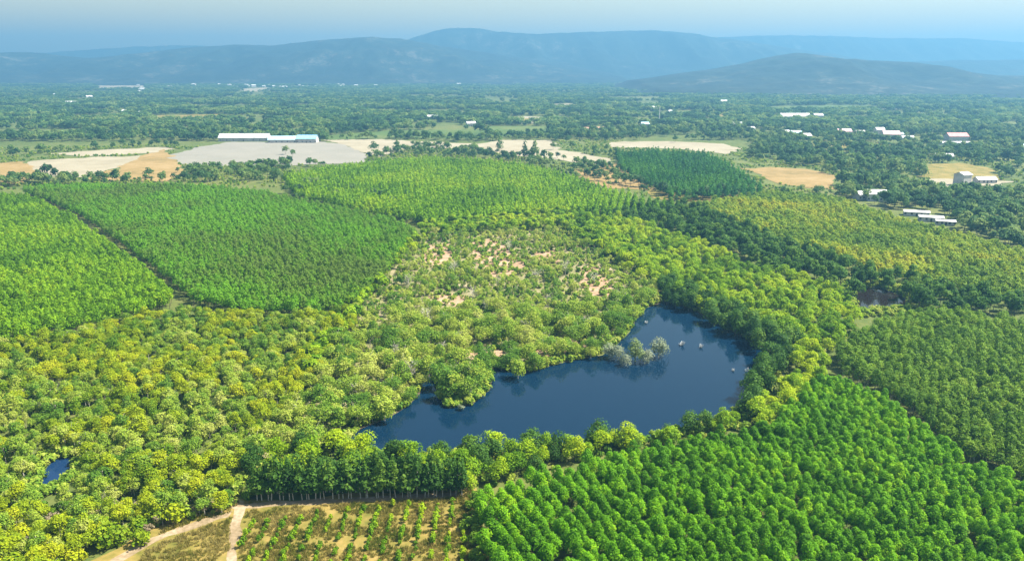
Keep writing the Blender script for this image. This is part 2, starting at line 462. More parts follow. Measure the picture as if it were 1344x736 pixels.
def lobes_for(style, rng, h, w):
    L = []
    if style == 'round':          # rounded plantation crown
        L.append((0, 0, h * 0.66, w * 0.42, w * 0.42, h * 0.30))
        for i in range(6):
            a = i * 1.05 + rng.uniform(-.3, .3); z = h * rng.uniform(0.45, 0.78); r_ = w * rng.uniform(0.20, 0.30)
            L.append((math.cos(a) * w * 0.27, math.sin(a) * w * 0.27, z, r_, r_, r_ * 1.05))
        L.append((rng.normal() * .1, rng.normal() * .1, h * 0.88, w * 0.24, w * 0.24, h * 0.12))
    elif style == 'cone':         # taller tapering crown
        for i in range(6):
            t = i / 5; z = h * (0.36 + 0.56 * t); r_ = w * 0.46 * (1 - 0.72 * t)
            L.append((rng.normal() * w * .05, rng.normal() * w * .05, z, r_, r_, h * 0.12))
        for i in range(5):
            a = i * 1.26 + rng.uniform(-.3, .3); z = h * rng.uniform(0.38, 0.6)
            L.append((math.cos(a) * w * .3, math.sin(a) * w * .3, z, w * .2, w * .2, w * .2))
    elif style == 'broad':        # uneven broadleaf crown
        n = 10
        for i in range(n):
            a = rng.uniform(0, 6.28); q = math.sqrt(rng.uniform(0, 1)) * w * 0.36
            z = h * (0.80 - 0.30 * (q / (w * .36)) + rng.normal() * 0.07)
            r_ = w * rng.uniform(0.15, 0.27)
            L.append((math.cos(a) * q, math.sin(a) * q, z, r_, r_, r_ * rng.uniform(.7, 1.0)))
        L.append((0, 0, h * .6, w * .3, w * .3, h * .22))
    elif style == 'bush':         # leafy to the ground
        n = 8
        for i in range(n):
            a = rng.uniform(0, 6.28); q = rng.uniform(0.1, 0.36) * w
            z = h * rng.uniform(0.28, 0.72); r_ = w * rng.uniform(0.16, 0.28)
            L.append((math.cos(a) * q, math.sin(a) * q, z, r_, r_, min(z, r_ * 1.1)))
        L.append((0, 0, h * .55, w * .34, w * .34, h * .40))
    elif style == 'wispy':        # thin open crown with gaps
        n = 9
        for i in range(n):
            a = rng.uniform(0, 6.28); q = rng.uniform(0.15, 0.45) * w
            z = h * rng.uniform(0.42, 0.92); r_ = w * rng.uniform(0.10, 0.19)
            L.append((math.cos(a) * q, math.sin(a) * q, z, r_, r_, r_ * 0.9))
    elif style == 'clump':        # far tree clump
        for i in range(5):
            a = i * 1.26; L.append((math.cos(a) * w * .26, math.sin(a) * w * .26, h * rng.uniform(.45, .65), w * .26, w * .26, h * .34))
        L.append((0, 0, h * .68, w * .26, w * .26, h * .30))
    return L

def make_variants(nm, style, h, w, n, leaf, mat, bark, limbs=3, count=4, seed=0, merged=False, trunk_r=None, jit=0.55, up=0.15):
    """meshes of one kind: (trunk, crown) pairs, or single meshes when the tree is small in the picture"""
    out = []
    for v in range(count):
        rng = np.random.default_rng(seed * 100 + v)
        hh = h * rng.uniform(0.92, 1.08); ww = w * rng.uniform(0.92, 1.08)
        q, f, ti = leaves(rng, lobes_for(style, rng, hh, ww), n, leaf, jit=jit, up=up)
        tv, tf = trunk_geo(rng, hh * 0.85, trunk_r or max(0.07, h * 0.014), limbs, ww * 0.45)
        if merged:
            o = len(tv)
            V = list(tv) + [tuple(p) for p in q]
            F = list(tf) + [tuple(int(i) + o for i in x) for x in f]
            me = mesh_from(nm, V, F, [bark, mat], [0] * len(tf) + [1] * len(f), [0.5] * len(tf) + list(ti))
            out.append((me,))
        else:
            out.append((mesh_from("trunk", tv, tf, [bark], None, None, True),
                        mesh_from("crown", q, f, [mat], None, ti)))
    return out

def scatter_stuff(name, src, P, S, rng, kind="stuff"):
    """one object that plants copies of the given source objects on its own points"""
    n = len(P)
    me = bpy.data.meshes.new(name)
    me.vertices.add(n)
    me.vertices.foreach_set("co", np.asarray(P, dtype=np.float32).ravel())
    rot = np.zeros((n, 3), np.float32); rot[:, 2] = rng.uniform(0, 6.283, n)
    a = me.attributes.new("spin", 'FLOAT_VECTOR', 'POINT'); a.data.foreach_set("vector", rot.ravel())
    a = me.attributes.new("grow", 'FLOAT_VECTOR', 'POINT'); a.data.foreach_set("vector", np.asarray(S, np.float32).ravel())
    a = me.attributes.new("pick", 'INT', 'POINT'); a.data.foreach_set("value", rng.integers(0, len(src), n).astype(np.int32))
    me.update()
    o = link(name, me)
    ng = bpy.data.node_groups.new(name, 'GeometryNodeTree')
    ng.interface.new_socket("Geometry", in_out='INPUT', socket_type='NodeSocketGeometry')
    ng.interface.new_socket("Geometry", in_out='OUTPUT', socket_type='NodeSocketGeometry')
    N = ng.nodes.new; L = ng.links.new
    gi = N("NodeGroupInput"); go = N("NodeGroupOutput")
    jn = N("GeometryNodeJoinGeometry")
    for grp in src:
        if len(grp) == 1:
            oi = N("GeometryNodeObjectInfo"); oi.transform_space = 'ORIGINAL'
            oi.inputs["Object"].default_value = grp[0]; oi.inputs["As Instance"].default_value = True
            L(oi.outputs["Geometry"], jn.inputs[0])
        else:
            j2 = N("GeometryNodeJoinGeometry")
            for ob in grp:
                oi = N("GeometryNodeObjectInfo"); oi.transform_space = 'ORIGINAL'
                oi.inputs["Object"].default_value = ob; oi.inputs["As Instance"].default_value = True
                L(oi.outputs["Geometry"], j2.inputs[0])
            g2 = N("GeometryNodeGeometryToInstance")
            L(j2.outputs[0], g2.inputs[0]); L(g2.outputs[0], jn.inputs[0])
    ip = N("GeometryNodeInstanceOnPoints")
    def attr(nm, dt):
        nd = N("GeometryNodeInputNamedAttribute"); nd.data_type = dt; nd.inputs["Name"].default_value = nm
        return nd.outputs["Attribute"]
    L(gi.outputs[0], ip.inputs["Points"]); L(jn.outputs[0], ip.inputs["Instance"])
    ip.inputs["Pick Instance"].default_value = True
    L(attr("pick", 'INT'), ip.inputs["Instance Index"])
    L(attr("spin", 'FLOAT_VECTOR'), ip.inputs["Rotation"])
    L(attr("grow", 'FLOAT_VECTOR'), ip.inputs["Scale"])
    L(ip.outputs[0], go.inputs[0])
    md = o.modifiers.new("planting", 'NODES'); md.node_group = ng
    tag(o, kind=kind)
    return o

def plant(nm, variants, P, label, cat, group, rng, smin=0.8, smax=1.2, most=300, rest="plantation_canopy", sx=None, sources=None):
    """the nearest trees become things, whatever goes past the limit one mass"""
    P = np.asarray(P, float)
    S = rng.uniform(smin, smax, len(P))
    SV = np.stack([S * rng.uniform(.92, 1.08, len(P)), S * rng.uniform(.92, 1.08, len(P)), S * rng.uniform(.88, 1.12, len(P))], 1)
    px, py = to_px(P[:, 0], P[:, 1], 4.0)
    vis = (px > 4) & (px < 1340) & (py < 730)
    d = np.hypot(P[:, 0], P[:, 1]) + np.where(vis, 0, 1e6)
    order = np.argsort(d)
    order_in = [i for i in order if vis[i]][:most]
    chosen = set(order_in)
    out = []
    protos = []
    for c, i in enumerate(order_in):
        mv = variants[c % len(variants)]
        loc = tuple(P[i]) if P.shape[1] == 3 else (P[i, 0], P[i, 1], 0)
        rz = rng.uniform(0, 6.283)
        if len(mv) == 1:
            if c < len(variants):
                o = link(nm, mv[0]); protos.append((o,))
            else:
                o = protos[c % len(variants)][0].copy(); COL.objects.link(o)
            kids = None
        else:
            if c < len(variants):
                o = empty(nm, loc)
                t = link("trunk", mv[0], o); k = link("crown", mv[1], o)
                protos.append((t, k, o))
            else:
                t0, k0, o0 = protos[c % len(variants)]
                o = o0.copy(); COL.objects.link(o)
                for ch in (t0, k0):
                    n_ = ch.copy(); COL.objects.link(n_); n_.parent = o
        o.location = loc; o.rotation_euler = (0, 0, rz); o.scale = tuple(SV[i])
        tag(o, label, cat, group)
        out.append(o)
    left = [i for i in range(len(P)) if i not in chosen]
    if left:
        Q = P[left]
        if Q.shape[1] == 2: Q = np.concatenate([Q, np.zeros((len(Q), 1))], 1)
        scatter_stuff(rest, [p[:2] if len(p) > 1 else p for p in protos], Q, SV[left], rng)
    return out

def rows_in(poly, ang, row, step, rng, jit=0.25, avoid=(), skip=0.0, off=(0, 0)):
    """plantation: trees in rows running at an angle"""
    c, s = math.cos(ang), math.sin(ang)
    r_ = np.stack([poly[:, 0] * c + poly[:, 1] * s, -poly[:, 0] * s + poly[:, 1] * c], 1)
    u = np.arange(r_[:, 0].min(), r_[:, 0].max(), step); v = np.arange(r_[:, 1].min(), r_[:, 1].max(), row)
    U, V = np.meshgrid(u, v)
    U = U.ravel() + rng.normal(size=U.size) * step * jit; V = V.ravel() + rng.normal(size=V.size) * row * jit * 0.4
    x, y = U * c - V * s, U * s + V * c
    m = inside(poly, x, y) & (rng.uniform(size=x.size) >= skip)
    for a in avoid: m &= ~inside(a, x, y)
    return np.stack([x[m], y[m]], 1)

def wild_in(poly, sp, rng, avoid=(), dens=None, jit=0.42):
    """wild growth: a loosened hexagonal spread, thinned by a noise field"""
    x0, y0 = poly.min(0); x1, y1 = poly.max(0)
    u = np.arange(x0, x1, sp); v = np.arange(y0, y1, sp * 0.87)
    U, V = np.meshgrid(u, v)
    U = U + (np.arange(len(v)) % 2)[:, None] * sp / 2
    x = U.ravel() + rng.normal(size=U.size) * sp * jit; y = V.ravel() + rng.normal(size=V.size) * sp * jit
    m = inside(poly, x, y)
    for a in avoid: m &= ~inside(a, x, y)
    x, y = x[m], y[m]
    if dens is not None:
        thr, scale, seed = dens
        nz = np.array([mnoise.fractal(Vector((a / scale, b / scale, seed)), 1.0, 2.0, 3) for a, b in zip(x, y)])
        k = nz > thr
        x, y = x[k], y[k]
    return np.stack([x, y], 1)

RNG = np.random.default_rng(11)

# --- leaf colours
F_FRONT = foliage_mat("leaf_fresh_green", [(0.066, 0.1837, 0.0035), (0.1036, 0.2686, 0.0042), (0.16, 0.3534, 0.0049), (0.2446, 0.41, 0.0063)], 14, 0.5, 0.5, 0.4)
F_DARK = foliage_mat("leaf_dull_green", [(0.0686, 0.1434, 0.0103), (0.1067, 0.2008, 0.0131), (0.1525, 0.2581, 0.0177), (0.2135, 0.3011, 0.0257)], 20, 0.45, 0.5, 0.4)
F_LEFT = foliage_mat("leaf_lime_green", [(0.0832, 0.1871, 0.0046), (0.1316, 0.2619, 0.0054), (0.194, 0.3368, 0.0062), (0.2634, 0.3742, 0.0077)], 60, 0.4, 0.8, 0.35)
F_GREY = foliage_mat("leaf_mid_green", [(0.1125, 0.1815, 0.0224), (0.119, 0.2299, 0.0146), (0.1125, 0.2783, 0.009), (0.1587, 0.3267, 0.0101)], 70, 0.35, 0.95, 0.35)
F_YELLOW = foliage_mat("leaf_yellow_green", [(0.0963, 0.1961, 0.0067), (0.1845, 0.2641, 0.0091), (0.2564, 0.3317, 0.0091), (0.3367, 0.392, 0.0091), (0.3767, 0.392, 0.0146)], 32, 0.6, 0.7, 0.4)
F_SCRUB = foliage_mat("leaf_olive", [(0.0853, 0.1844, 0.0157), (0.1627, 0.2687, 0.0245), (0.2401, 0.3378, 0.0315), (0.3174, 0.3839, 0.0438), (0.3716, 0.3994, 0.0875)], 26, 0.7, 0.6, 0.4)
F_BAND = foliage_mat("leaf_bright_yellow_green", [(0.0866, 0.1918, 0.0056), (0.1731, 0.3023, 0.0073), (0.2597, 0.3833, 0.0081), (0.3463, 0.4276, 0.0096)], 28, 0.55, 0.8, 0.4)
F_BANK = foliage_mat("leaf_bank_green", [(0.03, 0.0788, 0.0112), (0.05, 0.1208, 0.0144), (0.08, 0.168, 0.0176), (0.125, 0.21, 0.0224)], 18, 0.6, 0.5, 0.4)
F_SLOPE = foliage_mat("leaf_straw_green", [(0.1283, 0.2181, 0.0161), (0.1962, 0.2881, 0.0181), (0.2868, 0.3426, 0.0181), (0.3924, 0.3738, 0.0202)], 45, 0.3, 0.95, 0.35)
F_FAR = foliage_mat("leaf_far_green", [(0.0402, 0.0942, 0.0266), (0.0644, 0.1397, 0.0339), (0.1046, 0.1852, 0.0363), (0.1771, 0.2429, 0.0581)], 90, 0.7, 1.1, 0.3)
F_BLOCK = foliage_mat("leaf_deep_green", [(0.025, 0.09, 0.022), (0.040, 0.14, 0.022), (0.06, 0.18, 0.022), (0.085, 0.21, 0.024)], 45, 0.4, 0.7, 0.35)
F_PALE = foliage_mat("leaf_silver_green", [(0.18, 0.22, 0.12), (0.24, 0.28, 0.17), (0.30, 0.33, 0.22)], 6, 0.3, 0.5, 0.5)
F_STRAW = foliage_mat("grass_straw", [(0.09, 0.12, 0.015), (0.16, 0.16, 0.025), (0.26, 0.21, 0.05), (0.32, 0.27, 0.09)], 9, 0.5, 0.8, 0.3)

AV = (W_LAKE, W_PL, W_PR)

# 1 front plantation
Z = wpoly([(624, 655), (700, 622), (800, 596), (900, 578), (1008, 560), (1048, 516), (1078, 492), (1112, 500), (1160, 520), (1205, 555), (1270, 600), (1344, 632), (1420, 660), (1420, 830), (660, 830), (640, 740)], 4.5)
pts = rows_in(Z, R(112), 2.9, 1.95, RNG, 0.22, skip=0.03)
vs = make_variants("plantation_tree", 'round', 6.2, 2.85, 800, 0.18, F_FRONT, M_BARK, 3, 4, 1, jit=0.5)
plant("plantation_tree", vs, pts, "rounded bright green plantation tree in the dense slanting rows before the lake", "tree", "bright green plantation trees in the near rows", RNG, 0.84, 1.14)

# 2 dark plantation right
Z = wpoly([(1096, 452), (1150, 420), (1205, 405), (1270, 406), (1344, 420), (1440, 432), (1440, 650), (1344, 614), (1270, 580), (1205, 536), (1160, 500), (1112, 482)], 5.5)
pts = rows_in(Z, R(60), 2.4, 2.3, RNG, 0.42)
vs = make_variants("rubber_tree", 'round', 6.6, 3.5, 320, 0.26, F_DARK, M_BARK_PALE, 2, 4, 2, merged=True, jit=0.6)
plant("rubber_tree", vs, pts, "dull green slender tree in the tight block right of the yellowish bushes", "tree", "dull green plantation trees in the tight block", RNG, 0.85, 1.12)

# 3 left plantations
Z = wpoly([(-80, 256), (0, 254), (50, 262), (92, 285), (140, 318), (188, 352), (232, 388), (180, 408), (100, 424), (0, 444), (-80, 456)], 5)
pts = rows_in(Z, R(58), 3.2, 2.5, RNG, 0.2, skip=0.02)
vs = make_variants("lime_plantation_tree", 'round', 7.4, 3.3, 170, 0.36, F_LEFT, M_BARK, 0, 4, 3, merged=True)
plant("lime_plantation_tree", vs, pts, "lime green plantation tree on the slope beyond the yellow woodland", "tree", "lime green plantation trees left of the dark track", RNG, 0.85, 1.15)
Z = wpoly([(28, 246), (120, 242), (240, 243), (330, 249), (420, 267), (520, 288), (548, 302), (505, 352), (470, 388), (420, 402), (330, 404), (256, 390), (222, 360), (170, 322), (110, 280)], 5)
pts = rows_in(Z, R(58), 3.3, 2.5, RNG, 0.2, skip=0.03)
vs = make_variants("mid_green_plantation_tree", 'round', 7.2, 3.2, 170, 0.35, F_GREY, M_BARK, 0, 4, 4, merged=True)
plant("mid_green_plantation_tree", vs, pts, "mid green plantation tree in the wide block behind the dark track", "tree", "mid green plantation trees right of the dark track", RNG, 0.85, 1.15)

# 4 far centre plantation
Z = wpoly([(372, 232), (420, 222), (480, 215), (560, 208), (640, 212), (700, 219), (744, 230), (800, 249), (860, 264), (900, 270), (830, 280), (735, 274), (560, 288), (520, 280), (450, 268), (388, 252)], 5)
pts = rows_in(Z, R(80), 4.6, 3.6, RNG, 0.2)
vs = make_variants("distant_plantation_tree", 'cone', 8.2, 4.2, 110, 0.62, F_LEFT, M_BARK, 0, 4, 5, merged=True)
plant("distant_plantation_tree", vs, pts, "bright green plantation tree on the far rise beneath the sandy fields", "tree", "bright green plantation trees on the far rise", RNG, 0.85, 1.15)

# 5 deep green block
Z = wpoly([(808, 200), (860, 197), (930, 202), (962, 217), (1006, 248), (985, 254), (880, 252), (850, 238), (815, 218)], 6)
pts = rows_in(Z, R(70), 5.2, 4.4, RNG, 0.25)
vs = make_variants("deep_green_tree", 'cone', 8.5, 4.6, 110, 0.62, F_BLOCK, M_BARK, 0, 4, 6, merged=True)
plant("deep_green_tree", vs, pts, "deep green tall tree in the solid block beside the tan field", "tree", "deep green trees in the block by the tan field", RNG, 0.85, 1.2)

# 6 straw-green slope on the right
Z = wpoly([(910, 268), (1010, 250), (1100, 260), (1190, 290), (1260, 305), (1344, 330), (1440, 350), (1440, 415), (1344, 396), (1250, 376), (1150, 352), (1050, 322), (970, 292)], 4)
pts = rows_in(Z, R(35), 4.2, 3.2, RNG, 0.2)
vs = make_variants("straw_green_tree", 'round', 6.0, 3.8, 130, 0.46, F_SLOPE, M_BARK_PALE, 0, 4, 7, merged=True)
plant("straw_green_tree", vs, pts, "straw green young tree in the rows below the white roofs", "tree", "straw green trees in rows on the right", RNG, 0.8, 1.15)

# 7 yellow woodland on the left
WOOD = wpoly([(-90, 462), (0, 452), (100, 432), (240, 410), (330, 412), (420, 414), (478, 398), (440, 470), (385, 530), (335, 590), (304, 632), (300, 664), (215, 668), (120, 700), (60, 760), (-90, 800)], 2.5)
POND_GAP = wpoly([(34, 668), (40, 630), (56, 604), (78, 592), (108, 596), (108, 625), (112, 668)])
pts = wild_in(WOOD, 3.0, RNG, (W_LAKE, POND_GAP), None)
mix = np.array([mnoise.fractal(Vector((a / 22, b / 22, 7.7)), 1.0, 2.0, 3) for a, b in pts]) + RNG.normal(size=len(pts)) * 0.35
vs = make_variants("woodland_tree", 'broad', 6.4, 4.4, 1100, 0.19, F_YELLOW, M_BARK_PALE, 4, 6, 8, jit=1.1)
plant("woodland_tree", vs, pts[mix > -0.02], "yellow green broadleaf tree in the tangled woodland left of the scrub", "tree", "yellow green woodland trees", RNG, 0.62, 1.15, rest="woodland_canopy")
vs = make_variants("olive_woodland_tree", 'broad', 6.2, 4.2, 900, 0.19, F_SCRUB, M_BARK_PALE, 6, 5, 36, jit=0.9)
plant("olive_woodland_tree", vs, pts[mix <= -0.02], "thin olive grey tree among the yellow green woodland trees", "tree", "thin olive grey woodland trees", RNG, 0.5, 1.15, rest="olive_canopy")

# 8 scrub inside the plot
PLOT = wpoly([(318, 604), (380, 530), (450, 440), (520, 350), (562, 298), (640, 290), (738, 282), (800, 318), (850, 350), (872, 380), (842, 400), (828, 425), (806, 452), (770, 470), (700, 486), (655, 478), (640, 500), (590, 520), (556, 500), (530, 540), (480, 560), (430, 575), (380, 605)], 2)
W_SOILS = [wpoly(p) for p in ([(555, 324), (590, 320), (604, 340), (590, 352), (560, 350)], [(618, 318), (650, 312), (690, 345), (668, 372), (622, 344)], [(762, 350), (785, 348), (806, 378), (800, 400), (768, 390)], [(606, 462), (640, 452), (664, 462), (654, 480), (620, 478)])]
LOWER = wpoly([(330, 600), (392, 520), (450, 452), (520, 425), (600, 408), (680, 412), (760, 415), (800, 392), (846, 385), (872, 384), (842, 402), (828, 425), (806, 454), (770, 474), (700, 494), (655, 484), (646, 512), (624, 532), (590, 540), (572, 524), (562, 504), (548, 520), (530, 540), (500, 562), (474, 566), (458, 584), (400, 608)], 1)
UPPER = wpoly([(450, 452), (520, 350), (562, 298), (640, 290), (738, 282), (800, 318), (850, 350), (872, 384), (846, 385), (800, 392), (760, 415), (680, 412), (600, 408), (520, 425)], 1.5)

pts = wild_in(LOWER, 4.6, RNG, (W_SHRINK, W_SOILS[3]))
vs = make_variants("scrub_tree", 'broad', 6.6, 5.8, 1100, 0.21, F_SCRUB, M_BARK_PALE, 6, 6, 9, jit=1.1)
plant("scrub_tree", vs, pts, "billowing olive tree in the thick scrub along the lake's upper shore", "tree", "billowing trees of the thick scrub by the lake", RNG, 0.6, 1.35, rest="scrub_growth")
pts = wild_in(UPPER, 4.3, RNG, tuple(W_SOILS[:3]), (-0.06, 10.0, 3.3))
vs = make_variants("thin_scrub_tree", 'wispy', 4.8, 5.0, 560, 0.20, F_SCRUB, M_BARK_PALE, 6, 5, 34, jit=0.9)
plant("thin_scrub_tree", vs, pts, "low olive tree in the patchy scrub among the bare soil patches", "tree", "low trees of the patchy scrub", RNG, 0.5, 1.15, rest="thin_scrub_growth")

# 9 bright band right of the lake, and the greener trees behind it
BAND = wpoly([(742, 280), (820, 288), (900, 312), (950, 330), (1000, 352), (1060, 366), (1108, 384), (1126, 410), (1116, 440), (1096, 452), (1086, 490), (1052, 520), (1012, 562), (985, 556), (1006, 512), (1046, 470), (1010, 442), (950, 415), (880, 384), (800, 334)], 3.5)
pts = wild_in(BAND, 4.2, RNG, (W_LAKE, wpoly(grow(POND_RIGHT, 0.95))))
vs = make_variants("bushy_tree", 'broad', 7.2, 5.2, 850, 0.24, F_BAND, M_BARK_PALE, 3, 6, 10, jit=0.7)
plant("bushy_tree", vs, pts, "bushy yellow green tree in the belt between lake and dull green block", "tree", "bushy yellow green trees right of the lake", RNG, 0.7, 1.2, rest="bushy_growth")
BEHIND = wpoly([(800, 280), (870, 268), (930, 275), (980, 300), (1060, 326), (1130, 350), (1200, 368), (1344, 395), (1344, 412), (1210, 400), (1190, 388), (1150, 378), (1118, 380), (1060, 362), (1000, 348), (950, 326), (890, 305)], 4)
pts = wild_in(BEHIND, 4.8, RNG, (W_LAKE, W_PL, wpoly(grow(POND_RIGHT, 0.9))))
vs = make_variants("dark_leafy_tree", 'broad', 8.6, 6.0, 380, 0.42, F_BANK, M_BARK, 3, 5, 11, merged=True)
plant("dark_leafy_tree", vs, pts, "dark leafy tree in the belt behind the muddy pond", "tree", "dark leafy trees behind the muddy pond", RNG, 0.7, 1.2, rest="dark_growth")
SCRUBTOP = wpoly([(548, 305), (560, 290), (735, 276), (800, 300), (860, 345), (840, 352), (735, 296), (560, 304), (480, 400), (440, 460), (400, 500), (395, 480), (450, 400)], 3)
pts = wild_in(SCRUBTOP, 4.6, RNG, AV)
vs2 = make_variants("edge_tree", 'broad', 7.0, 5.2, 280, 0.46, F_BAND, M_BARK, 3, 4, 12, merged=True)
plant("edge_tree", vs2, pts, "leafy edge tree where the plantation meets the open scrub", "tree", "edge trees around the scrub", RNG, 0.7, 1.15, rest="edge_growth")

# 10 lake banks
RB = wpoly([(866, 376), (930, 398), (985, 428), (1044, 460), (1034, 482), (1012, 512), (985, 552), (966, 545), (990, 500), (1006, 474), (985, 456), (926, 420), (872, 398)], 1)
pts = wild_in(RB, 3.8, RNG, (W_SHRINK,))
vs = make_variants("bank_tree", 'bush', 8.6, 6.2, 800, 0.31, F_BANK, M_BARK, 3, 5, 13)
plant("bank_tree", vs, pts, "dark green bank tree overhanging the far right shore of the lake", "tree", "dark green trees on the right shore", RNG, 0.75, 1.15, rest="bank_growth")
NB = wpoly([(330, 606), (420, 592), (500, 600), (600, 600), (700, 594), (790, 586), (880, 574), (960, 558), (1000, 545), (1006, 560), (900, 582), (800, 600), (700, 622), (620, 648), (560, 640), (330, 640)], 0)
pts = wild_in(NB, 4.0, RNG, (), None)
vs = make_variants("shore_tree", 'broad', 6.8, 6.0, 1100, 0.22, F_BAND, M_BARK, 3, 6, 14, jit=0.9)
vs = vs[:4] + make_variants("shore_tree", 'bush', 7.0, 6.4, 900, 0.27, F_BANK, M_BARK, 3, 3, 37, jit=0.7)
plant("shore_tree", vs, pts, "rounded leafy tree on the near shore between lake and plantation rows", "tree", "rounded trees on the near shore", RNG, 0.65, 1.15, rest="bank_growth")

# 11 hedge row with bare lower trunks
rowp = []
for i, px in enumerate(np.arange(338, 606, 7.0)):
    for k in range(2):
        a = gp(px + RNG.uniform(-3, 3), 657 - k * 9 - 0.022 * (px - 330), 0)
        rowp.append((a[0], a[1]))
vs = make_variants("hedge_tree", 'cone', 8.4, 3.6, 360, 0.36, F_BANK, M_BARK_PALE, 3, 5, 15, trunk_r=0.13)
plant("hedge_tree", vs, rowp, "slender dark green tree with pale stem in the windbreak behind the dirt road", "tree", "windbreak trees behind the dirt road", RNG, 0.85, 1.1)

# 12 orchard
ORCH = wpoly([(318, 690), (420, 672), (520, 664), (602, 656), (628, 760), (310, 760)], 0)
pts = rows_in(ORCH, R(91), 3.1, 1.5, RNG, 0.09, skip=0.10)
vs = make_variants("orchard_sapling", 'bush', 1.6, 1.25, 150, 0.15, F_BAND, M_BARK, 2, 4, 16, trunk_r=0.05)
plant("orchard_sapling", vs, pts, "small young tree in straight orchard rows on yellowed grass", "sapling", "orchard saplings beside the dirt road", RNG, 0.7, 1.25, rest="orchard_rows")

# thicket between orchard and plantation
TH = wpoly([(604, 648), (624, 655), (640, 740), (650, 800), (624, 800), (612, 700)], 1)
pts = wild_in(TH, 2.6, RNG)
vs = make_variants("thicket_bush", 'bush', 3.0, 3.0, 260, 0.28, F_DARK, M_BARK, 3, 4, 35)
plant("thicket_bush", vs, pts, "dull dark bush in the thicket between orchard and bright plantation", "bush", "thicket bushes beside the orchard", RNG, 0.5, 1.2)

# 13 front shrubs lower left
FS = wpoly([(-20, 700), (60, 690), (130, 690), (225, 668), (235, 690), (170, 715), (110, 745), (80, 790), (-20, 800)], 1)
pts = wild_in(FS, 4.6, RNG)
vs = make_variants("golden_shrub", 'bush', 4.2, 5.0, 420, 0.36, F_YELLOW, M_BARK, 3, 4, 17, jit=0.75)
plant("golden_shrub", vs, pts, "golden green shrub beside the curving dirt road", "shrub", "golden green shrubs beside the curving road", RNG, 0.7, 1.2, rest="shrub_growth")

# dry shrubs among the golden ones
DRYP = [gp(a, b) for a, b in ((4, 668), (12, 690), (22, 706), (30, 720), (70, 690), (112, 700), (120, 712), (128, 690), (150, 676), (100, 676), (214, 690), (196, 700), (226, 676), (262, 676), (176, 668), (8, 726), (60, 716))]
vs = make_variants("dry_shrub", 'wispy', 2.6, 3.4, 260, 0.22, foliage_mat("dry_leaf", [(0.16, 0.14, 0.07), (0.26, 0.21, 0.12), (0.34, 0.29, 0.19)], 6, 0.5, 0.5, 0.4), M_BARK_PALE, 6, 4, 38)
plant("dry_shrub", vs, DRYP, "withered straw coloured shrub among the golden green shrubs", "shrub", "withered shrubs beside the curving road", RNG, 0.7, 1.3)

# 14 woods round the houses on the right
RW = wpoly([(1100, 236), (1150, 225), (1210, 246), (1344, 248), (1420, 250), (1420, 345), (1344, 326), (1290, 302), (1250, 296), (1190, 275), (1120, 252)], 4)
HOUSES_CLEAR = [wpoly([(1112, 250), (1164, 248), (1166, 268), (1116, 266)]), wpoly([(1186, 272), (1250, 290), (1250, 302), (1190, 286)])]
pts = wild_in(RW, 7.5, RNG, HOUSES_CLEAR + [wpoly([(1180, 276), (1256, 292), (1256, 316), (1180, 300)])])
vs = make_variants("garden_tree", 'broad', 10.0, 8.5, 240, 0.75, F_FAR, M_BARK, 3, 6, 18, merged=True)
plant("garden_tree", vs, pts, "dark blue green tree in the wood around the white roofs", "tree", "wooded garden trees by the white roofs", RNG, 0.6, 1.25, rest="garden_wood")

# 15 lone trees around the sandy fields
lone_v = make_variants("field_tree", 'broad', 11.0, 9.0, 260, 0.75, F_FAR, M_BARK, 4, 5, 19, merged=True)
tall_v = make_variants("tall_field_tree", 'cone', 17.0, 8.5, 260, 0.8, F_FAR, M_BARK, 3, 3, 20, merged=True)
def lone(var, name, px, py, s, label, cat="tree", group=None):
    x, y = gp(px, py, 0)
    o = link(name, var[int(px) % len(var)][0])
    o.location = (x, y, 0); o.rotation_euler = (0, 0, px); o.scale = (s, s, s * RNG.uniform(.9, 1.15))
    tag(o, label, cat, group)
    return o
lone(lone_v, "field_tree", 62, 234, 1.25, "dark leaning tree in front of the long pale sand strip")
lone(lone_v, "field_tree", 74, 237, 0.9, "lower dark tree hugging the leaning tree before the sand strip")
lone(lone_v, "field_tree", 196, 234, 0.95, "small dark tree standing alone below the ochre field")
lone(lone_v, "field_tree", 375, 203, 0.9, "round topped tree against the middle of the grey bare field")
lone(lone_v, "field_tree", 384, 206, 0.8, "round crowned tree leaning right over the grey bare field")
lone(lone_v, "field_tree", 491, 201, 1.25, "round dark tree on the sand right of the grey bare field")
lone(lone_v, "field_tree", 508, 205, 0.9, "brownish tree next to the round dark tree on the sand")
lone(lone_v, "field_tree", 521, 195, 0.85, "small ball shaped tree on the pale strip by the meadow")
lone(lone_v, "field_tree", 559, 189, 1.6, "broad tree at the meadow's edge above the sand strip")
lone(lone_v, "field_tree", 542, 192, 0.7, "little round tree on the sand strip left of the broad tree")
lone(lone_v, "field_tree", 630, 178, 2.0, "tall spreading tree left of the green meadow")
lone(tall_v, "tall_field_tree", 656, 202, 1.0, "tall dark tree cutting the pale field in two")
lone(tall_v, "tall_field_tree", 689, 210, 1.0, "shorter of the two pointed trees by the sandy field")
lone(tall_v, "tall_field_tree", 702, 211, 1.25, "taller of the two pointed trees by the sandy field")
lone(lone_v, "field_tree", 726, 197, 0.8, "squat tree at the upper edge of the sandy strip")
lone(lone_v, "field_tree", 732, 208, 0.7, "small bush like tree on the lower sandy strip")
lone(lone_v, "field_tree", 756, 238, 0.8, "upright dark tree left of the ochre bank")
lone(lone_v, "field_tree", 810, 240, 0.85, "upright dark tree right of the ochre bank")
lone(lone_v, "field_tree", 886, 187, 0.8, "little tree in the middle of the pale strip behind the deep green block")
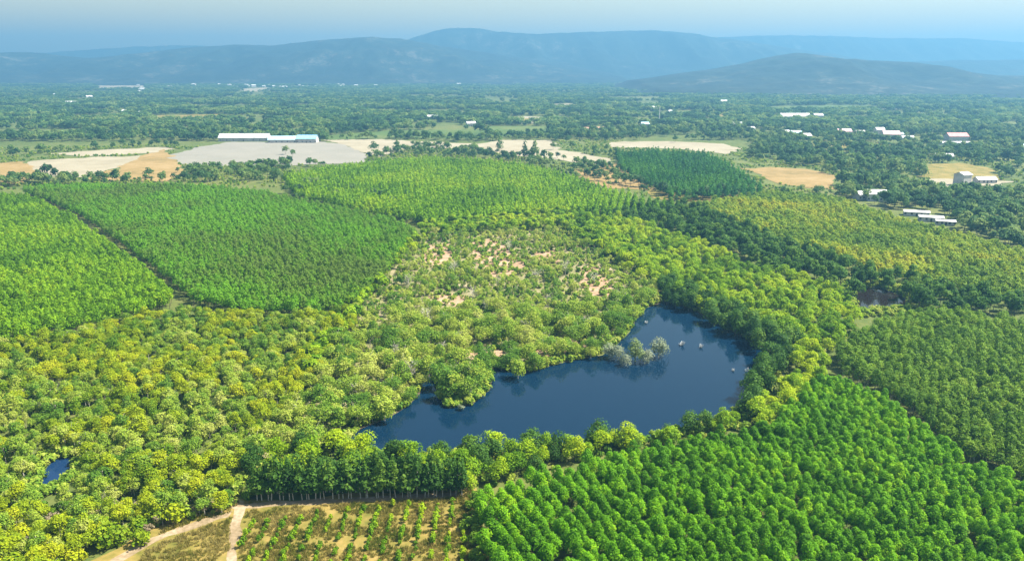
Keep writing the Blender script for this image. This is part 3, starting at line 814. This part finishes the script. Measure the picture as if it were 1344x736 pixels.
# belts at field edges
belt = []
def belt_line(pxs, n, w):
    ps = wpoly(pxs)
    for _ in range(n):
        i = RNG.integers(0, len(ps) - 1); t = RNG.uniform()
        p = ps[i] * (1 - t) + ps[i + 1] * t
        belt.append((p[0] + RNG.normal() * w, p[1] + RNG.normal() * w * 1.5))
for zp, sp_ in (([(380, 226), (480, 198), (560, 195), (660, 192), (760, 212), (830, 236), (860, 258), (744, 226), (640, 210), (560, 205), (480, 211)], 10),
                ([(-60, 232), (60, 234), (110, 236), (250, 228), (380, 214), (390, 240), (240, 240), (60, 246), (-60, 246)], 9),
                ([(850, 252), (1000, 256), (1130, 250), (1180, 276), (1100, 258), (1010, 250), (900, 268)], 9),
                ([(-60, 205), (60, 198), (215, 190), (240, 196), (60, 204), (-60, 214)], 13), ([(420, 184), (560, 180), (640, 182), (800, 182), (800, 190), (660, 184), (560, 186)], 16),
                ([(740, 196), (800, 198), (812, 208), (800, 216), (760, 208)], 10)):
    belt += [tuple(q) for q in wild_in(wpoly(zp), sp_, RNG, W_FIELDS[:4] + W_FIELDS[5:7] + W_FIELDS[10:11], (-0.25, 30, 4.0))]
belt_line([(236, 232), (262, 226), (300, 229), (340, 224), (372, 219), (400, 222)], 46, 9)
belt_line([(380, 250), (430, 256), (480, 264), (520, 270)], 34, 8)
belt_line([(-10, 243), (40, 241), (80, 242)], 14, 6)
belt_line([(560, 205), (620, 203), (680, 209), (720, 222), (760, 236), (830, 246)], 40, 7)
belt_line([(740, 211), (790, 222), (806, 224)], 16, 5)
belt_line([(1010, 260), (1060, 255), (1100, 252), (1130, 262)], 18, 6)
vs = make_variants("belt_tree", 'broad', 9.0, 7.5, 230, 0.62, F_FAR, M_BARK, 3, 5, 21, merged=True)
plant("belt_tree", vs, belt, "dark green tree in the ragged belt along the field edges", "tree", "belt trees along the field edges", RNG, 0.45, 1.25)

# yards kept clear of trees round every building
YARDS = [(322, 185, 62), (372, 187, 34), (404, 187, 24), (1132, 261, 11), (1149, 263, 12), (1202, 283, 14), (1221, 290, 13), (1240, 295, 10), (1042, 157, 52), (1073, 156, 16), (1030, 177, 10), (1044, 178, 13), (1056, 182, 14), (1107, 177, 18), (1128, 178, 12), (1153, 179, 11), (1168, 182, 20), (1190, 185, 14), (1254, 186, 24), (1250, 190, 40), (1238, 209, 16), (1340, 196, 22), (967, 167, 14), (985, 172, 10), (846, 166, 12), (166, 149, 14), (187, 150, 11), (94, 138, 24), (568, 157, 18), (618, 166, 14), (1262, 243, 9), (1292, 240, 16), (1180, 180, 8)]
def clear_yards(p):
    for px, py, w in YARDS:
        x, y = gp(px, py)
        p = p[~((np.abs(p[:, 0] - x) < w / 2 + 4) & (p[:, 1] - y > -min(70, 30 + y * 0.02)) & (p[:, 1] - y < 12))]
    return p

# 16 far wooded plain
def far_points(y0, y1, sp, thr, scale):
    x1 = y1 * 0.74
    n = int(2 * x1 * (y1 - y0) / (sp * sp))
    y = RNG.uniform(y0, y1, n); x = RNG.uniform(-1, 1, n) * x1
    px, py = to_px(x, y, 0)
    m = (np.abs(x) < y * 0.72)
    for a in W_FIELDS: m &= ~inside(a, x, y)
    x, y = x[m], y[m]
    nz = np.array([mnoise.fractal(Vector((a / scale, b / (scale * 0.55), 5.5)), 1.0, 2.0, 3) for a, b in zip(x, y)])
    k = nz > thr
    return np.stack([x[k], y[k]], 1)
ZA = [wpoly(p, 4) for p in ([(372, 232), (480, 210), (560, 203), (640, 207), (744, 225), (860, 259), (900, 275), (560, 300), (388, 256)],
                            [(800, 195), (935, 197), (965, 212), (1012, 250), (880, 258), (808, 220)],
                            [(910, 268), (1010, 245), (1100, 252), (1190, 280), (1440, 340), (1440, 430), (900, 300)])]
pa = far_points(640, 1150, 8.2, -0.28, 70)
pa = pa[(pa[:, 1] > 760) | (np.abs(pa[:, 0]) > 260)]
for z_ in ZA: pa = pa[~inside(z_, pa[:, 0], pa[:, 1])]
_px, _py = to_px(pa[:, 0], pa[:, 1], 0)
pa = pa[(_py < 186) & ~((_px > 795) & (_px < 985) & (_py > 184.5)) | ((_px > 985) & (_py < 246))]
pa = clear_yards(pa)
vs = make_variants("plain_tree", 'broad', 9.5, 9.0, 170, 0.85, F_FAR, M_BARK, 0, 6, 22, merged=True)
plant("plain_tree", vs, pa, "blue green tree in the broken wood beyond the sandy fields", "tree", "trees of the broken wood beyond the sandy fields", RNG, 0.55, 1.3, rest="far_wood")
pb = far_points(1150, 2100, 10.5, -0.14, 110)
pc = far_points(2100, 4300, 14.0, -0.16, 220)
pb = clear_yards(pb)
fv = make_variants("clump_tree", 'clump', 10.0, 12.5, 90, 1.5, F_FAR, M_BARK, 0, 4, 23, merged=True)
allp = np.concatenate([pb, pc]); 
S = np.concatenate([RNG.uniform(.6, 1.3, len(pb)), RNG.uniform(0.7, 1.15, len(pc))])
SV = np.stack([S, S, S * 0.95], 1)
srcs = []
for i in range(4):
    o = link("clump_tree", fv[i][0]); j = i * 37
    o.location = (pb[j, 0], pb[j, 1], 0)
    tag(o, "far tree clump in the blue wooded plain beyond the village", "tree", "far tree clumps")
    srcs.append((o,))
scatter_stuff("distant_wood", srcs, np.concatenate([allp, np.zeros((len(allp), 1))], 1), SV, RNG)

# 17 undergrowth and grass
SHORE = np.array(wpoly([(436, 590), (456, 566), (490, 550), (530, 524), (550, 500), (572, 490), (604, 506), (634, 494), (644, 474), (690, 482), (730, 470), (786, 458), (806, 446), (824, 420), (840, 398), (868, 388), (905, 396), (960, 426), (1010, 452), (1030, 474), (1014, 504), (992, 536), (944, 566), (860, 580), (780, 592), (690, 602), (500, 606), (446, 602)]))
UG = np.concatenate([wild_in(PLOT, 2.6, RNG, AV, (-0.2, 5.0, 1.0)), *[wild_in(wpoly(q), 4.5, RNG, W_FIELDS, (-0.1, 18, 6.0)) for q in ([(-60, 196), (240, 190), (400, 214), (390, 246), (-60, 250)], [(380, 196), (800, 184), (1000, 196), (1010, 258), (860, 262), (744, 228), (640, 212), (480, 214)], [(985, 205), (1344, 205), (1344, 250), (1000, 262)])], wild_in(WOOD, 2.6, RNG, AV, (-0.35, 10, 2.0)), wild_in(SHORE, 1.25, RNG, (W_LAKE,)),
                     wild_in(BAND, 4.0, RNG, AV), wild_in(NB, 2.4, RNG, AV), wild_in(wpoly(grow(POND_RIGHT, 1.7)), 1.7, RNG, (W_PR,)), wild_in(wpoly(grow(POND_LEFT, 1.7)), 1.3, RNG, (W_PL,)), wild_in(wpoly([(290, 660), (300, 615), (345, 590), (345, 650), (330, 655)]), 1.7, RNG, ()), wild_in(wpoly([(-20, 700), (60, 685), (140, 672), (235, 664), (290, 655), (240, 676), (160, 706), (100, 745), (70, 790), (-20, 790)]), 1.8, RNG, (), (-0.1, 5, 3))])
uv = make_variants("low_bush", 'bush', 1.5, 2.2, 110, 0.26, F_SCRUB, M_BARK, 0, 3, 24, merged=True)
usr = []
for i in range(3):
    o = link("low_bush", uv[i][0]); x, y = gp([612, 700, 770][i], [366, 356, 402][i])
    o.location = (x, y, 0)
    tag(o, ["low olive bush by the central patch of bare soil", "low olive bush near the top of the scrub", "low olive bush under the pinkish soil near the lake head"][i], "bush")
    usr.append((o,))
S = RNG.uniform(.5, 1.5, len(UG)); 
scatter_stuff("undergrowth", usr, np.concatenate([UG, np.zeros((len(UG), 1))], 1), np.stack([S, S, S], 1), RNG)
def tuft_mesh(seed):
    rng = np.random.default_rng(seed)
    V, F, T = [], [], []
    for i in range(26):
        a = rng.uniform(0, 6.28); r_ = rng.uniform(0, .35); h = rng.uniform(.25, .6); w = 0.05
        x, y = math.cos(a) * r_, math.sin(a) * r_
        b = rng.uniform(0, 6.28); ux, uy = math.cos(b) * w, math.sin(b) * w
        lx, ly = rng.normal(size=2) * .15
        o = len(V)
        V += [(x - ux, y - uy, 0), (x + ux, y + uy, 0), (x + lx, y + ly, h)]
        F.append((o, o + 1, o + 2)); T.append(rng.uniform())
    return mesh_from("grass_tuft", V, F, [F_STRAW], None, T)
GR = wpoly([(150, 790), (200, 705), (260, 668), (305, 660), (430, 655), (620, 642), (650, 790)], 0)
W_ROADS = [wpoly([(306, 671), (300, 682), (255, 696), (205, 716), (165, 738), (110, 790), (84, 790), (136, 742), (190, 709), (250, 687)]), wpoly([(310, 668), (345, 658), (420, 654), (520, 650), (600, 645), (603, 652), (520, 658), (430, 663), (350, 666)]), wpoly([(292, 800), (303, 685), (306, 668), (326, 668), (318, 690), (309, 800)])]
gpnt = wild_in(GR, 0.6, RNG, W_ROADS, (-0.22, 4, 8.0))
gs = []
for i in range(3):
    o = link("grass_tuft", tuft_mesh(40 + i)); x, y = gp([285, 340, 480][i], [700, 676, 668][i]); o.location = (x, y, 0.03)
    tag(o, ["dry grass tuft on the left verge of the pale track", "dry grass tuft at the top corner of the orchard", "dry grass tuft in front of the windbreak"][i], "grass tuft"); gs.append((o,))
S = RNG.uniform(.6, 1.7, len(gpnt))
scatter_stuff("grass", gs, np.concatenate([gpnt, np.full((len(gpnt), 1), 0.03)], 1), np.stack([S, S, S], 1), RNG)

# leafless grey trees among the scrub and the woodland
def bare_mesh(seed):
    rng = np.random.default_rng(seed)
    V, F = trunk_geo(rng, 6.5, 0.13, 9, 2.4, 0.3, 6)
    for i in range(70):
        a = rng.uniform(0, 6.28); r_ = rng.uniform(.3, 2.0); z = rng.uniform(2.6, 6.0)
        p0 = np.array([math.cos(a) * r_ * .7, math.sin(a) * r_ * .7, z]); d = np.array([math.cos(a + rng.normal() * .6), math.sin(a + rng.normal() * .6), rng.uniform(.2, 1.2)])
        v, f = tube([p0, p0 + d * rng.uniform(.5, 1.1)], .05, .02, 4)
        o = len(V); V += [tuple(q) for q in v]; F += [tuple(k + o for k in q) for q in f]
    return mesh_from("bare_tree", V, F, [M_BARK_PALE])
bm_ = [(bare_mesh(70 + i),) for i in range(3)]
BT = [gp(a, b, 1) for a, b in ((596, 360), (668, 330), (704, 372), (742, 360), (640, 410), (560, 430), (520, 470), (486, 452), (612, 440), (690, 440), (770, 430), (815, 400), (470, 520), (540, 500), (580, 470), (536, 380), (720, 400), (654, 378), (780, 372), (620, 396))]
plant("bare_tree", bm_, BT, "leafless grey tree sticking out of the olive scrub above the lake", "tree", "leafless grey trees in the scrub", RNG, 0.8, 1.3)

# ------------------------------------------------------------------ single trees standing in the lake
def single(name, mv, px, py, s, label, cat="tree", group=None, z=0.0):
    x, y = gp(px, py, z)
    e = empty(name, (x, y, z)); e.scale = s if isinstance(s, tuple) else (s, s, s)
    link("trunk", mv[0], e); link("crown", mv[1], e)
    tag(e, label, cat, group); return e
pale_v = make_variants("flooded_tree", 'bush', 7.5, 8.0, 800, 0.30, F_PALE, M_BARK_PALE, 5, 3, 30, trunk_r=0.14)
single("flooded_tree", pale_v[0], 864, 470, 1.0, "pale silvery tree standing in the lake, nearest to open water")
single("flooded_tree", make_variants("flooded_tree", 'bush', 7.0, 7.2, 800, 0.30, foliage_mat("leaf_sage_green", [(0.13, 0.19, 0.07), (0.19, 0.25, 0.08), (0.24, 0.30, 0.11)], 6, 0.3, 0.5, 0.5), M_BARK_PALE, 5, 1, 31)[0], 834, 474, 1.0, "yellow green flooded tree beside the pale silvery one")
single("flooded_tree", pale_v[1], 812, 472, (0.75, 0.75, 0.62), "thin grey flooded tree at the tip of the scrub")
single("flooded_tree", pale_v[2], 849, 476, (0.7, 0.7, 0.7), "low pale flooded tree filling the gap between the silvery and the yellow green one")
single("flooded_tree", pale_v[1], 822, 480, (0.55, 0.55, 0.5), "smallest grey flooded tree in front of the thin one at the scrub's tip")
single("flooded_tree", pale_v[0], 799, 470, (0.8, 0.8, 0.75), "grey flooded tree touching the scrub behind the small flooded ones")
sv = make_variants("shoreline_tree", 'bush', 8.0, 7.0, 700, 0.34, F_SCRUB, M_BARK_PALE, 6, 3, 32)
single("shoreline_tree", sv[0], 596, 524, 1.1, "leafy tree at the very tip of the point reaching into the lake")
single("shoreline_tree", sv[1], 622, 508, 1.05, "leafy tree on the right side of the point reaching into the lake")
single("shoreline_tree", sv[2], 580, 510, 1.1, "leafy tree on the left side of the point reaching into the lake")
single("shoreline_tree", sv[1], 680, 497, 0.85, "rounded willowy tree at the water below the pinkish soil")
single("shoreline_tree", sv[2], 505, 552, 1.0, "tall pale green tree overhanging the lake's left arm")
single("water_bush", make_variants("water_bush", 'bush', 1.6, 2.2, 120, 0.24, F_PALE, M_BARK, 3, 1, 33)[0], 605, 538, 1.0, "small round pale bush alone in the water off the point", "bush")

# bleached snags poking out of the lake
M_BLEACH = plain_mat("bleached_wood", (0.40, 0.41, 0.40), 0.85, 0.1, 4)
def snag(px, py, s, label, seed):
    rng = np.random.default_rng(seed)
    x, y = gp(px, py, 0.03)
    V, F = [], []
    for i in range(16):
        a = rng.uniform(0, 6.28); r_ = rng.uniform(0.15, 0.8) * s; hh = rng.uniform(.35, 1.25) * s
        p0 = np.array([rng.normal() * .15 * s, rng.normal() * .15 * s, -.2]); p2 = np.array([math.cos(a) * r_, math.sin(a) * r_, hh])
        v, f = tube([p0, (p0 + p2) / 2 + rng.normal(size=3) * .1 * s, p2], .13 * s, .06 * s, 5)
        o = len(V); V += [tuple(q) for q in v]; F += [tuple(k + o for k in q) for q in f]
    o = link("snag", mesh_from("snag", V, F, [M_BLEACH])); o.location = (x, y, 0.03)
    tag(o, label, "dead branches")
snag(895, 453, 1.5, "largest bleached snag in the lake, beside the silvery tree", 1)
snag(920, 456, 1.1, "small bleached snag just right of the largest one in the lake", 2)
snag(962, 487, 0.8, "flat bleached snag near the right shore, left of its pair", 3)
snag(980, 487, 1.0, "bleached snag close to the right shore, right of its pair", 4)
snag(848, 424, 0.9, "thin bleached snag at the lake's narrow head", 5)

# ------------------------------------------------------------------ buildings
M_WHITE = plain_mat("white_sheet_roof", (0.46, 0.45, 0.43), 0.6, 0.3, 0.2)
M_WALLW = plain_mat("whitewashed_wall", (0.42, 0.40, 0.37), 0.8, 0.15)
M_BLUE = plain_mat("blue_sheet_roof", (0.22, 0.42, 0.62), 0.5, 0.1)
M_TEAL = plain_mat("pale_teal_roof", (0.45, 0.62, 0.66), 0.5, 0.1)
M_RED = plain_mat("red_tile_roof", (0.50, 0.22, 0.20), 0.7, 0.12)
M_PINK = plain_mat("pink_tile_roof", (0.66, 0.42, 0.42), 0.7, 0.1)
M_GREYR = plain_mat("grey_fibre_roof", (0.50, 0.50, 0.48), 0.8, 0.1)
M_DARKO = plain_mat("dark_opening", (0.03, 0.03, 0.035), 0.3, 0.1)
def box(x0, x1, y0, y1, z0, z1):
    v = [(x0, y0, z0), (x1, y0, z0), (x1, y1, z0), (x0, y1, z0), (x0, y0, z1), (x1, y0, z1), (x1, y1, z1), (x0, y1, z1)]
    return v, [(0, 3, 2, 1), (4, 5, 6, 7), (0, 1, 5, 4), (1, 2, 6, 5), (2, 3, 7, 6), (3, 0, 4, 7)]
def house(name, px, py, w, d, h, roof, rz, label, cat="house", wall=None, pitch=0.28, bays=2):
    x, y = gp(px, py)
    e = empty(name, (x, y, 0)); e.rotation_euler = (0, 0, rz)
    wall = wall or M_WALLW
    rh = d * pitch
    v, f = box(-w / 2, w / 2, -d / 2, d / 2, -0.3, h)
    v += [(-w / 2, 0, h + rh), (w / 2, 0, h + rh)]
    f = [q for q in f if q != (4, 5, 6, 7)] + [(4, 5, 9, 8), (6, 7, 8, 9), (7, 4, 8), (5, 6, 9)]
    link("wall", mesh_from("wall", v, f, [wall]), e)
    ov, th = 0.5, 0.18
    W2, D2 = w / 2 + ov, d / 2 + ov
    zb = h - ov * pitch * 2 + 0.06
    zt = h + rh + 0.06
    rv, rf = [], []
    for sgn in (-1, 1):
        o = len(rv)
        rv += [(-W2, sgn * D2, zb), (W2, sgn * D2, zb), (W2, 0, zt), (-W2, 0, zt), (-W2, sgn * D2, zb + th), (W2, sgn * D2, zb + th), (W2, 0, zt + th), (-W2, 0, zt + th)]
        rf += [tuple(i + o for i in q) for q in ((0, 1, 2, 3), (4, 7, 6, 5), (0, 4, 5, 1), (0, 3, 7, 4), (1, 5, 6, 2))]
    link("roof", mesh_from("roof", rv, rf, [roof]), e)
    v, f = box(-0.5, 0.5, -d / 2 - 0.06, -d / 2 - 0.004, 0, 2.1)
    link("door", mesh_from("door", v, f, [M_DARKO]), e)
    for i in range(bays):
        for s_ in (-1, 1):
            cx = s_ * w * (0.2 + 0.26 * i / max(1, bays - 1 or 1))
            v, f = box(cx - 0.6, cx + 0.6, -d / 2 - 0.05, -d / 2 - 0.004, 1.0, 2.2)
            link("window", mesh_from("window", v, f, [M_DARKO]), e)
    tag(e, label, cat)
    return e
house("warehouse", 322, 185, 62, 16, 4.5, M_WHITE, 0.03, "longest white roofed warehouse along the back of the grey bare field", "warehouse", bays=3)
house("warehouse", 372, 187, 34, 13, 4.0, M_TEAL, 0.02, "teal roofed shed next to the long white warehouse", "shed")
house("warehouse", 404, 187, 24, 14, 5.0, M_BLUE, 0.0, "blue roofed shed at the right end of the grey bare field", "shed")
house("farm_house", 1132, 261, 11, 8, 3.4, M_WHITE, 0.25, "white roofed house at the top edge of the straw green rows, left one")
house("farm_house", 1149, 263, 12, 9, 5.0, M_WHITE, -0.2, "taller white house with grey wall at the top edge of the straw green rows", wall=M_GREYR)
house("farm_shed", 1202, 283, 14, 6, 2.6, M_WHITE, -0.35, "nearest the houses of three low white roofs beside the dark wood", "shed", pitch=0.12)
house("farm_shed", 1221, 290, 13, 6, 2.6, M_WHITE, -0.35, "middle one of three low white roofs beside the dark wood", "shed", pitch=0.12)
house("farm_shed", 1240, 295, 10, 5, 2.4, M_WHITE, -0.35, "smallest and lowest of three low white roofs beside the dark wood", "shed", pitch=0.12)
house("hall", 1042, 157, 52, 18, 6, M_WHITE, 0.05, "long white hall standing alone in the blue wooded plain", "hall", bays=3)
house("hall", 1073, 156, 16, 12, 6, M_WHITE, 0.0, "short white hall just right of the long white hall", "hall")
house("village_house", 1030, 177, 10, 9, 4, M_WHITE, 0.1, "small white village house left of the pair with pale roofs")
house("village_house", 1044, 178, 13, 9, 4, M_TEAL, -0.1, "pale teal roofed village house below the long hall")
house("village_house", 1056, 182, 14, 10, 4, M_WHITE, 0.2, "white roofed village house down the lane from the teal roof")
house("village_house", 1107, 177, 18, 11, 5, M_PINK, 0.0, "pink roofed village house left of the white cottage")
house("village_house", 1128, 178, 12, 9, 4.5, M_WHITE, 0.1, "white cottage between the pink roofs")
house("village_house", 1153, 179, 11, 10, 9, M_WHITE, 0.0, "tall narrow white village house beside the wide pink roof")
house("village_house", 1168, 182, 20, 14, 6, M_PINK, -0.15, "wide pink roofed village house in the middle of the village")
house("village_house", 1190, 185, 14, 9, 4, M_WHITE, -0.1, "low white village house right of the wide pink roof")
house("village_house", 1254, 186, 24, 14, 7, M_RED, 0.0, "dark red roofed temple like house behind a white wall", "house")
house("village_house", 1250, 190, 40, 5, 2.5, M_WHITE, 0.0, "long low white building before the dark red roof", "shed")
house("village_house", 1238, 209, 16, 8, 3.5, M_WHITE, -0.2, "white roofed barn above the dry meadow", "barn")
house("village_house", 1340, 196, 22, 9, 3.5, M_TEAL, 0.0, "pale roofed barn at the right margin of the plain", "barn")
house("village_house", 967, 167, 14, 10, 5, M_WHITE, 0.1, "white house among trees left of the long hall")
house("village_house", 985, 172, 10, 8, 4, M_WHITE, 0.3, "little white house down the slope from the tree hidden one")
house("village_house", 846, 166, 12, 9, 4, M_TEAL, 0.2, "pale house above the pale strip behind the deep green block")
house("village_house", 166, 149, 14, 9, 5, M_WHITE, 0.1, "brighter white farmhouse in the wooded plain on the left")
house("village_house", 187, 150, 11, 8, 4, M_WHITE, -0.1, "smaller white farmhouse right of the brighter one")
house("village_house", 94, 138, 24, 12, 6, M_GREYR, 0.2, "grey roofed barn far out in the left plain", "barn")
house("village_house", 568, 157, 18, 10, 5, M_WHITE, 0.0, "white house behind the trees left of the green meadow")
house("village_house", 618, 166, 14, 9, 5, M_WHITE, 0.3, "pale house half hidden left of the tall spreading tree")
house("white_barn", 1262, 243, 9, 9, 8.5, M_WHITE, 0.4, "tall white barn on the sandy yard right of the dry meadow", "barn", pitch=0.2)
house("village_house", 1292, 240, 16, 7, 3, M_GREYR, 0.1, "grey low shed right of the tall white barn", "shed")
house("village_house", 1180, 180, 8, 7, 4, M_TEAL, 0.1, "tiny teal roofed hut right of the wide pink roof", "hut")

# far town: small pale blocks among the trees
tv = []
for i in range(4):
    r2 = np.random.default_rng(60 + i)
    w, d, h = r2.uniform(18, 40), r2.uniform(14, 24), r2.uniform(7, 13)
    v, f = box(-w / 2, w / 2, -d / 2, d / 2, -0.3, h)
    v += [(-w / 2, 0, h + d * .2), (w / 2, 0, h + d * .2)]
    f = [q for q in f if q != (4, 5, 6, 7)] + [(4, 5, 9, 8), (6, 7, 8, 9), (7, 4, 8), (5, 6, 9)]
    tv.append(mesh_from("town_building", v, f, [M_WALLW, M_GREYR], [1 if len(q) == 4 and (8 in q and 9 in q) else 0 for q in f]))
town = [(RNG.normal(360, 70), RNG.normal(113, 2.6)) for _ in range(58)] + [(RNG.uniform(560, 640), RNG.uniform(109, 113)) for _ in range(16)] + [(RNG.uniform(20, 200), RNG.uniform(110, 140)) for _ in range(10)] + [(RNG.uniform(860, 1000), RNG.uniform(120, 160)) for _ in range(8)]
p0 = None
for i, (px, py) in enumerate(town):
    py = min(max(py, 108.5), 160)
    x, y = gp(px, py)
    if p0 is None or i < 4:
        o = link("town_building", tv[i % 4]); p0 = p0 or []; p0.append(o)
    else:
        o = p0[i % 4].copy(); COL.objects.link(o)
    s = RNG.uniform(0.28, 0.75); o.location = (x, y, 3 if y > 2200 else 0); o.rotation_euler = (0, 0, RNG.normal() * .3); o.scale = (s, s, s)
    tag(o, "tiny pale building among trees of the far plain below the blue hills", "building", "tiny pale buildings in the far plain")

# white mast
x, y = gp(865, 160)
v, f = tube([(0, 0, -.3), (0, 0, 10), (0, 0, 26)], 0.9, 0.5, 8)
e = link("mast", mesh_from("mast", v, f, [M_WHITE])); e.location = (x, y, 0)
tag(e, "thin white mast rising from the wood left of the village", "mast")
